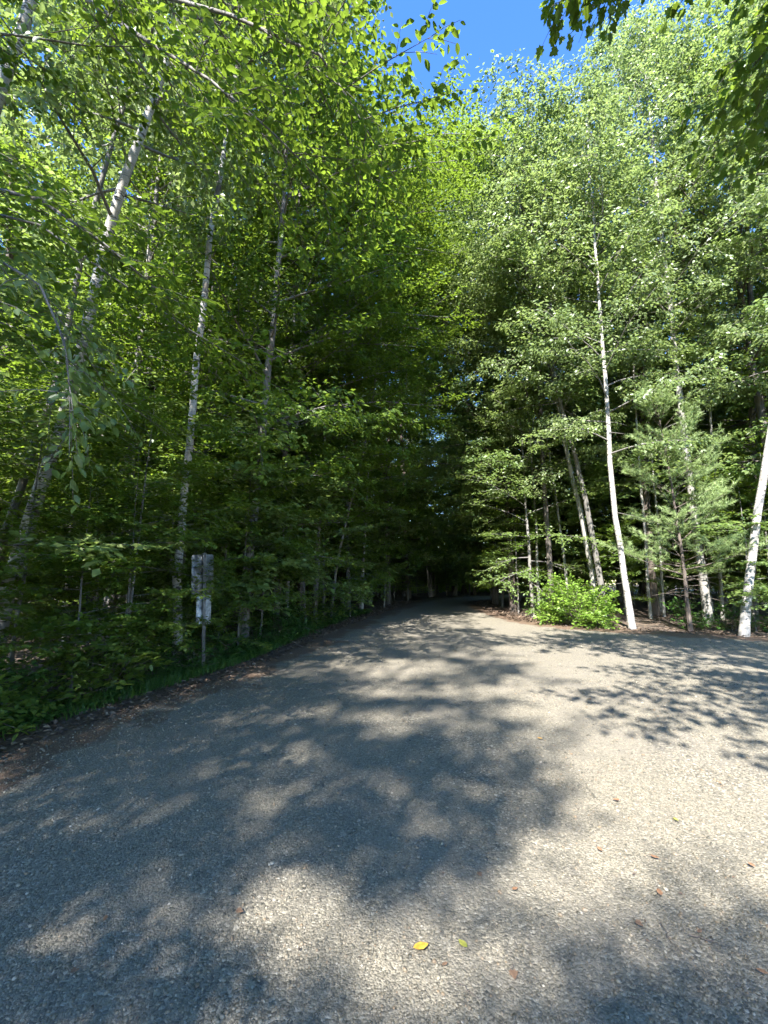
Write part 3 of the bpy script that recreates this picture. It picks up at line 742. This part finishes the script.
tries = 0
while len(pts_u) < 290 and tries < 30000:
    tries += 1
    y = rng.uniform(2.8, 40) if rng.random() < .7 else rng.uniform(2.8, 14)
    x = rng.uniform(-.95 * y - 3, .95 * y + 3)
    if in_gravel(x, y, .75): continue
    if y < 10 and x > 0: continue
    if (y < 14.5 and x > 3 and in_gravel(x, y, 1.5)) or (x > 6 and y < 14 and x < 11): continue
    if not far_enough(x, y, HEROES, .9) or not far_enough(x, y, pts_u, 1.15): continue
    pts_u.append((x, y))
    nr = float(x < 0 and y < 9)
    pr = [.34, .3, .2, .16] if x < 1.5 else [.3, .2, .42, .08]
    p = UNDER[rng.choice(4, p=pr)]
    H = rng.uniform(3, 8.5)
    if in_gravel(x, y, 1.6): H = rng.uniform(1.6, 4.6)
    if p is UNDER[3]: H = min(H, 5.0)
    if y < 8: H = min(H, 5.5)
    lab, grp = tell(p, x, y, 'small')
    p.place(x, y, H, rng.uniform(0, 6.28), lab, grp, rng.uniform(.9, 1.25))

near_s = [(-3.9, 5.6, 2.8), (-3.6, 6.2, 3.4), (-4.6, 4.2, 2.2), (-5.2, 5.2, 4.6), (-4.4, 6.8, 3.0), (-3.2, 7.9, 2.6), (-6.2, 6.2, 6.0), (-3.4, 9.0, 4.6), (-4.4, 9.4, 6.2), (-2.7, 9.6, 3.6),
          (-2.9, 11.6, 5.0), (-2.1, 11.9, 3.8), (-1.9, 13.8, 5.0), (-1.1, 14.4, 3.6), (-.9, 16.6, 5), (0, 18.3, 5), (1.2, 21.6, 5.5), (-.6, 21.0, 6), (4.9, 18.2, 5.5), (4.85, 15.8, 4.4), (5.4, 22.0, 5.5),
          (7.4, 13.4, 3.0), (9.6, 11.4, 3.8), (10.4, 11.8, 5), (2.2, 29.5, 4), (3.6, 31.5, 5), (5, 33.5, 5), (7, 35.5, 5), (9.2, 37, 5.5), (4, 35, 5.5), (6, 38, 6), (1, 31, 6), (11, 40, 6), (13.5, 41, 6), (8, 41, 6), (3, 39, 6)]
for i, (x, y, H) in enumerate(near_s):
    p = UNDER[[1, 0, 1, 2][i % 4]] if x < 3 else UNDER[[2, 1][i % 2]]
    lab, grp = tell(p, x, y, 'small')
    p.place(x, y, H, i * 2.1, lab, grp, 1.15)
    pts_u.append((x, y))

# trees beside and behind the camera, out of the picture, that throw the shade
for x, y, k, H, rz in [(-7.4, -10.8, 5, 16.44, 3.22), (-3.9, -8.0, 5, 11.42, 1.99), (-3.2, -10.8, 5, 11.79, 1.15), (-5.3, -1.7, 0, 12.93, 3.11), (-6.0, -8.7, 5, 17.8, .73),
                       (-5.3, -10.8, 0, 12.05, 5.54), (-1.8, -7.3, 4, 8.76, 4.99), (-8.1, -13.6, 4, 15.43, .92), (.3, -12.9, 3, 17.59, 5.65)]:
    p = CANOPY[k]
    lab, grp = tell(p, x, y, 'tall leafy')
    p.place(x, y, H, rz, lab, grp)

# ------------------------------------------------------------------ shrubs and low plants
def make_shrub(name, label, cat, base, H, W, nst, sp, seed, group=None, near=False):
    rng = np.random.default_rng(seed); gb, gl = Geo(), Geo(); limbs = []
    for i in range(nst):
        a = i * 2.4 + rng.normal(0, .3); e = rng.uniform(.35, 1.45)
        d = np.array([math.cos(a) * math.cos(e), math.sin(a) * math.cos(e), math.sin(e)])
        L = rng.uniform(.7, 1.05) * math.hypot(W * math.cos(e), H * math.sin(e))
        Q = bend(rng, np.array([rng.normal(0, .05), rng.normal(0, .05), -.03]), d, L, 5, -.25, .1)
        r = .006 + .006 * L
        add_tubes(gb, Q[None], (r * np.array([1, .8, .6, .4, .2]))[None], 5)
        limbs.append((Q, r, L))
    foliage(rng, limbs, sp, gb, gl, near)
    return plant(name, label, cat, np.array(base, float), gb, gl, sp, group, local=True, trunk_part='stems', crown_part='foliage')

sx = (5.45, 12.45)
make_shrub('shrub', 'bright yellow green shrub at the edge of the right side clearing', 'shrub', (sx[0], sx[1], 0), 1.35, .9, 28, SP['shrub'], 301)
proto_s = [make_shrub('seedling', '', 'seedling', (0, 0, 0), .75, .5, 9, SP['seedling'], 310),
           make_shrub('seedling', '', 'seedling', (0, 0, 0), .5, .5, 8, spec('seedling', size=.06), 311),
           make_shrub('seedling', '', 'seedling', (0, 0, 0), .9, .75, 12, spec('seedling', size=.10, mat='shade_leaf'), 312)]
spots = []
rs = np.random.default_rng(55)
while len(spots) < 46:
    if len(spots) < 34:
        y = rs.uniform(3.6, 15); x = xl(y) - .3 - abs(rs.normal(0, .75))
    else:
        t = rs.uniform(0, 1); y = np.interp(t, [0, .6, 1], [10.6, 12.6, 17]) + rs.uniform(.1, .8); x = np.interp(t, [0, .6, 1], [10.5, 5.5, 4.9]) + rs.uniform(.2, .7)
    if in_gravel(x, y, .2) or not far_enough(x, y, [(a, b) for a, b, _ in spots], .35): continue
    spots.append((x, y, rs.uniform(.6, 1.2)))
used = [False] * 3
for i, (x, y, k) in enumerate(spots):
    j = int(rs.integers(0, 3))
    o = proto_s[j] if not used[j] else copy_tree(proto_s[j]); used[j] = True
    o.location = (x, y, -.03); o.rotation_euler = (0, 0, rs.uniform(0, 6.28)); o.scale = (k, k, k)
    size = ['upright broad leaved seedling', 'small leaved low seedling', 'spreading dark leaved seedling'][j]
    side = 'on the shaded left verge of the road' if x < 2 else 'at the foot of the trees behind the clearing'
    o['label'] = f'{size} {side}'; o['group'] = ('seedlings on the left verge' if x < 2 else 'seedlings along the clearing')

def ground_cover():
    rng = np.random.default_rng(8); g = Geo()
    N = 5200
    y = rng.uniform(3.4, 16, N); x = xl(y) - .12 - np.abs(rng.normal(0, .55, N))
    thick = (np.sin(y * 1.7) + np.sin(y * .7 + 1)) * .25 + .55
    ok = rng.random(N) < thick; x, y = x[ok], y[ok]; N = len(x)
    # each sprig: five leaves round a short stem
    for i in range(6):
        a = rng.uniform(0, 6.28, N); h = rng.uniform(.02, .16, N)
        D = np.stack([np.cos(a), np.sin(a), rng.uniform(-.1, .5, N)], -1)
        Nn = np.stack([rng.normal(0, .3, N), rng.normal(0, .3, N), np.ones(N)], -1)
        put_leaves(g, rng, np.stack([x + rng.normal(0, .03, N), y + rng.normal(0, .03, N), h - .03], -1), D, Nn, rng.uniform(.03, .075, N), 'oval', np.clip(rng.normal(.5, .2, N), 0, 1))
    o = g.link('ground_cover', M['herb_leaf'])
    tag(o, 'low green weeds covering the shaded left verge', 'ground cover', kind='stuff')
    g = Geo(); N = 5000
    y = rng.normal(7.2, 1.5, N); x = xl(y) - .05 - np.abs(rng.normal(0, .35, N)); 
    a = rng.uniform(0, 6.28, N)
    D = np.stack([np.cos(a) * .5, np.sin(a) * .5, np.ones(N)], -1); Nn = np.stack([np.cos(a), np.sin(a), -.3 * np.ones(N)], -1)
    put_leaves(g, rng, np.stack([x, y, -.03 * np.ones(N)], -1), D, Nn, rng.uniform(.08, .22, N), 'needle', np.clip(rng.normal(.6, .2, N), 0, 1))
    tag(g.link('grass', M['herb_leaf']), 'thin green grass at the left margin of the gravel', 'grass', kind='stuff')
    g = Geo(); N = 16000
    y = rng.uniform(2.8, 22, N); s = rng.random(N) < .62
    x = np.where(s, xl(y) + .35 - np.abs(rng.normal(0, 1.0, N)), xr(y) - .35 + np.abs(rng.normal(0, .7, N)))
    y = y + np.where(s, 0, np.abs(rng.normal(0, .3, N)))
    a = rng.uniform(0, 6.28, N)
    D = np.stack([np.cos(a), np.sin(a), rng.normal(0, .2, N)], -1); Nn = np.stack([rng.normal(0, .35, N), rng.normal(0, .35, N), np.ones(N)], -1)
    inside = (x > xl(y) - .25) & (x < xr(y) + .25)
    put_leaves(g, rng, np.stack([x, y, ground_z(y) + np.where(inside, .012, -.012)], -1), D, Nn, rng.uniform(.035, .085, N), 'oval', rng.random(N))
    m, n, out = newmat('dry_leaves')
    at_ = n.nodes.new('ShaderNodeAttribute'); at_.attribute_name = 'tint'
    r = ramp(n, at_.outputs['Fac'], [(0, (.04, .026, .018)), (.5, (.10, .065, .042)), (.85, (.17, .115, .075)), (1, (.24, .18, .12))])
    p = n.nodes.new('ShaderNodeBsdfPrincipled'); p.inputs['Roughness'].default_value = .75
    n.links.new(r.outputs[0], p.inputs['Base Color']); n.links.new(p.outputs[0], out.inputs['Surface'])
    for _ in range(1):
        Nc = 2600; xc = rng.uniform(-6, 7, Nc); ycc = rng.uniform(1.0, 9, Nc); ok = (xc > xl(ycc) + .3) & (rng.random(Nc) < .25 + .75 * (np.sin(xc * 1.3 + 2) * np.sin(ycc * 1.7 + xc) > .2)); xc, ycc = xc[ok], ycc[ok]; Nc = len(xc)
        a = rng.uniform(0, 6.28, Nc)
        D = np.stack([np.cos(a), np.sin(a), rng.normal(0, .15, Nc)], -1); Nn = np.stack([rng.normal(0, .3, Nc), rng.normal(0, .3, Nc), np.ones(Nc)], -1)
        put_leaves(g, rng, np.stack([xc, ycc, np.full(Nc, .012)], -1), D, Nn, rng.uniform(.007, .022, Nc), 'simple', rng.random(Nc) * .9)
    tag(g.link('leaf_litter', m), 'brown dry leaf litter and crumbs along the margins of the gravel', 'leaf litter', kind='stuff')
ground_cover()

def far_wood():
    rng = np.random.default_rng(12); g = Geo(); gb = Geo()
    C = 1900
    cx_ = rng.uniform(-62, 62, C); cy_ = rng.uniform(42, 72, C); cx_[1300:] *= .35; cz = rng.uniform(0, 1, C) ** 1.3 * 25 + .3; cz[1300:] = rng.uniform(.1, 3.4, 600); cr = rng.uniform(1.2, 2.6, C)
    N = 260
    d = norm(rng.normal(0, 1, (C, N, 3))) * (rng.random((C, N, 1)) ** .4) * cr[:, None, None] * np.array([1, 1, .6])
    P = (np.stack([cx_, cy_, cz + ground_z(cy_)], -1)[:, None, :] + d).reshape(-1, 3)
    D = rng.normal(0, 1, P.shape) * np.array([1, 1, .4]); Nn = np.array([0, 0, 1.0]) + rng.normal(0, .6, P.shape)
    put_leaves(g, rng, P, D, Nn, rng.uniform(.18, .34, len(P)), 'simple', np.clip(rng.normal(.4, .2, len(P)), 0, 1))
    o = g.link('distant_wood', M['shade_leaf'])
    tag(o, 'far off wood reading as one dark green mass behind the trees', 'distant wood', kind='stuff')
far_wood()

# ------------------------------------------------------------------ the sign on its post
def rounded_plate(w, h, t, r, mat, name, parent, loc, rot):
    pts = []
    for cx_, cy_, a0 in ((w / 2 - r, h / 2 - r, 0), (-w / 2 + r, h / 2 - r, 90), (-w / 2 + r, -h / 2 + r, 180), (w / 2 - r, -h / 2 + r, 270)):
        for k in range(6):
            a = R(a0 + k * 18); pts.append((cx_ + r * math.cos(a), cy_ + r * math.sin(a)))
    n = len(pts)
    v = np.array([[x, -t / 2, y] for x, y in pts] + [[x, t / 2, y] for x, y in pts])
    faces = [list(range(n)), list(range(2 * n - 1, n - 1, -1))] + [[i, i + n, (i + 1) % n + n, (i + 1) % n] for i in range(n)]
    g = Geo(); g.add(v[None], faces)
    o = g.link(name, mat, parent); o.location = loc; o.rotation_euler = rot
    return o
b = at(203, 672, gdepth(672))
sign = empty('sign_post', (b[0], b[1], -.02)); sign.rotation_euler = (R(-1), R(-2.2), R(68))
tag(sign, 'grey metal sign seen from behind on a post at the left verge', 'sign')
HEROES.append((b[0], b[1]))
# U channel post: web and two flanges, one profile swept upward
prof = [(-.03, -.012), (-.018, -.012), (-.012, .016), (.012, .016), (.018, -.012), (.03, -.012), (.03, -.008), (.021, -.008), (.015, .020), (-.015, .020), (-.021, -.008), (-.03, -.008)]
n = len(prof); Hs = 1.86
v = np.array([[x, y, 0] for x, y in prof] + [[x, y, Hs] for x, y in prof])
g = Geo(); g.add(v[None], [list(range(n))[::-1], list(range(n, 2 * n))] + [[i, (i + 1) % n, (i + 1) % n + n, i + n] for i in range(n)])
g.link('post', M['steel'], sign)
rounded_plate(.455, .61, .003, .04, M['panel'], 'sign_panel', sign, (0, .026, 1.53), (0, 0, 0))
rounded_plate(.305, .46, .003, .035, M['panel_white'], 'sign_panel', sign, (.03, .027, .96), (0, R(1.5), 0))
for z in (1.75, 1.31, 1.10, .82):
    g = Geo(); a = np.arange(6) * PI / 3
    v = np.array([[.007 * math.cos(t), .010, z + .007 * math.sin(t)] for t in a] + [[.007 * math.cos(t), .0165, z + .007 * math.sin(t)] for t in a])
    g.add(v[None], [list(range(6)), list(range(11, 5, -1))] + [[i, i + 6, (i + 1) % 6 + 6, (i + 1) % 6] for i in range(6)])
    g.link('bolt', M['steel'], sign)

# ------------------------------------------------------------------ single fallen leaves and twigs on the gravel
def fallen(px, py, size, mat, kind, rz, label, group=None):
    p = at(px, py, gdepth(py))
    T, faces = LEAF[kind]
    # finer outline: midrib split into a curled surface
    v = T * size; v = v - np.array([size * .5, 0, 0]); v[:, 2] = np.abs(T[:, 1]) * size * .35 + .10 * size * ((T[:, 0] - .5) * 2) ** 2
    g = Geo(); g.add(v[None], faces)
    st = np.array([[-.5 * size, 0, .10 * size], [-.68 * size, .03 * size, .07 * size], [-.85 * size, .09 * size, .02]])
    g2 = Geo(); add_tubes(g2, st[None], np.array([[.0014, .0012, .001]]), 4)
    e = empty('fallen_leaf', (p[0], p[1], .014)); e.rotation_euler = (0, 0, rz)
    tag(e, label, 'fallen leaf', group)
    g.link('blade', M[mat], e); g2.link('stalk', M['twig'], e)
fallen(421, 951, .07, 'yellow', 'oval', .3, 'largest yellow fallen leaf lying alone on the shaded gravel in front')
fallen(463, 948, .05, 'olive', 'oval', 2.2, 'olive fallen leaf right beside the largest yellow one')
small = [(676, 822, .05, 'olive'), (600, 852, .05, 'orange'), (655, 860, .055, 'orange'), (540, 740, .06, 'yellow'), (616, 802, .05, 'orange'),
         (515, 892, .045, 'orange'), (640, 928, .045, 'brown'), (752, 868, .05, 'orange'), (660, 896, .06, 'orange'), (514, 980, .05, 'brown'),
         (480, 878, .04, 'brown'), (720, 785, .05, 'orange'), (763, 976, .05, 'orange'), (400, 782, .05, 'brown'), (445, 968, .035, 'brown'),
         (590, 700, .06, 'brown'), (105, 922, .045, 'orange'), (75, 975, .04, 'brown'), (240, 915, .045, 'brown'), (60, 770, .06, 'brown'), (130, 757, .06, 'brown'), (700, 935, .04, 'brown')]
rf = np.random.default_rng(9)
DESC = ['green tinged leaf on the sunny gravel at right', 'orange leaf on the pale stones right of the centre', 'orange leaf near a second one on the pale stones', 'yellow leaf on the half shaded middle of the road',
        'orange leaf at the rim of the big tree shadow', 'orange leaf on the bright strip between two shadows', 'brown leaf in the shadow at lower right', 'orange leaf by the right edge of the photo',
        'longest orange leaf by the lower right shadow', 'brown leaf at the very bottom right of the yellow one', 'small brown leaf on the bright gravel above the yellow one', 'orange leaf far out on the sunny clearing',
        'orange leaf in the bottom right corner', 'brown leaf in the big tree shadow on the road', 'tiny brown leaf just below the yellow leaf', 'brown leaf far up the dappled road', 'orange leaf beside the lone sun patch at lower left',
        'brown leaf in the bottom left shade', 'brown leaf within the large sun patch', 'brown leaf near the left margin of the gravel', 'brown leaf close to the left verge weeds', 'brown leaf beside the thin dark twigs']
for (x, y, s, m), dsc in zip(small, DESC):
    fallen(x, y, s * .8, m, 'maple' if rf.random() < .3 else 'oval', rf.uniform(0, 6.28), 'fallen ' + dsc)
def twig(p0, p1, r, label):
    P = []
    for (px, py) in (p0, p1):
        P.append(at(px, py, gdepth(py)))
    P[0][2] = P[1][2] = .015
    base = P[0].copy(); t = np.linspace(0, 1, 7)[:, None]
    L = np.array(P[0]) * (1 - t) + np.array(P[1]) * t - base
    L += rf.normal(0, .006, L.shape) * np.array([1, 1, .2])
    g = Geo(); add_tubes(g, L[None], np.linspace(r, r * .4, 7)[None], 5)
    k = L[3]; F2 = np.array([k, k + (L[6] - L[0]) * .2 + np.array([.02, -.02, .004]), k + (L[6] - L[0]) * .35 + np.array([.05, -.035, 0])])
    add_tubes(g, F2[None], np.array([[r * .6, r * .5, r * .3]]), 4)
    o = g.link('twig', M['twig']); o.location = base
    tag(o, label, 'twig')
twig((690, 938), (720, 946), .003, 'thin dark twig lying in the lower right shadow')
twig((660, 925), (678, 955), .0025, 'crooked thin twig left of the straight one in the lower right shadow')
twig((455, 985), (480, 1005), .002, 'short twig on the gravel at the bottom of the photo')
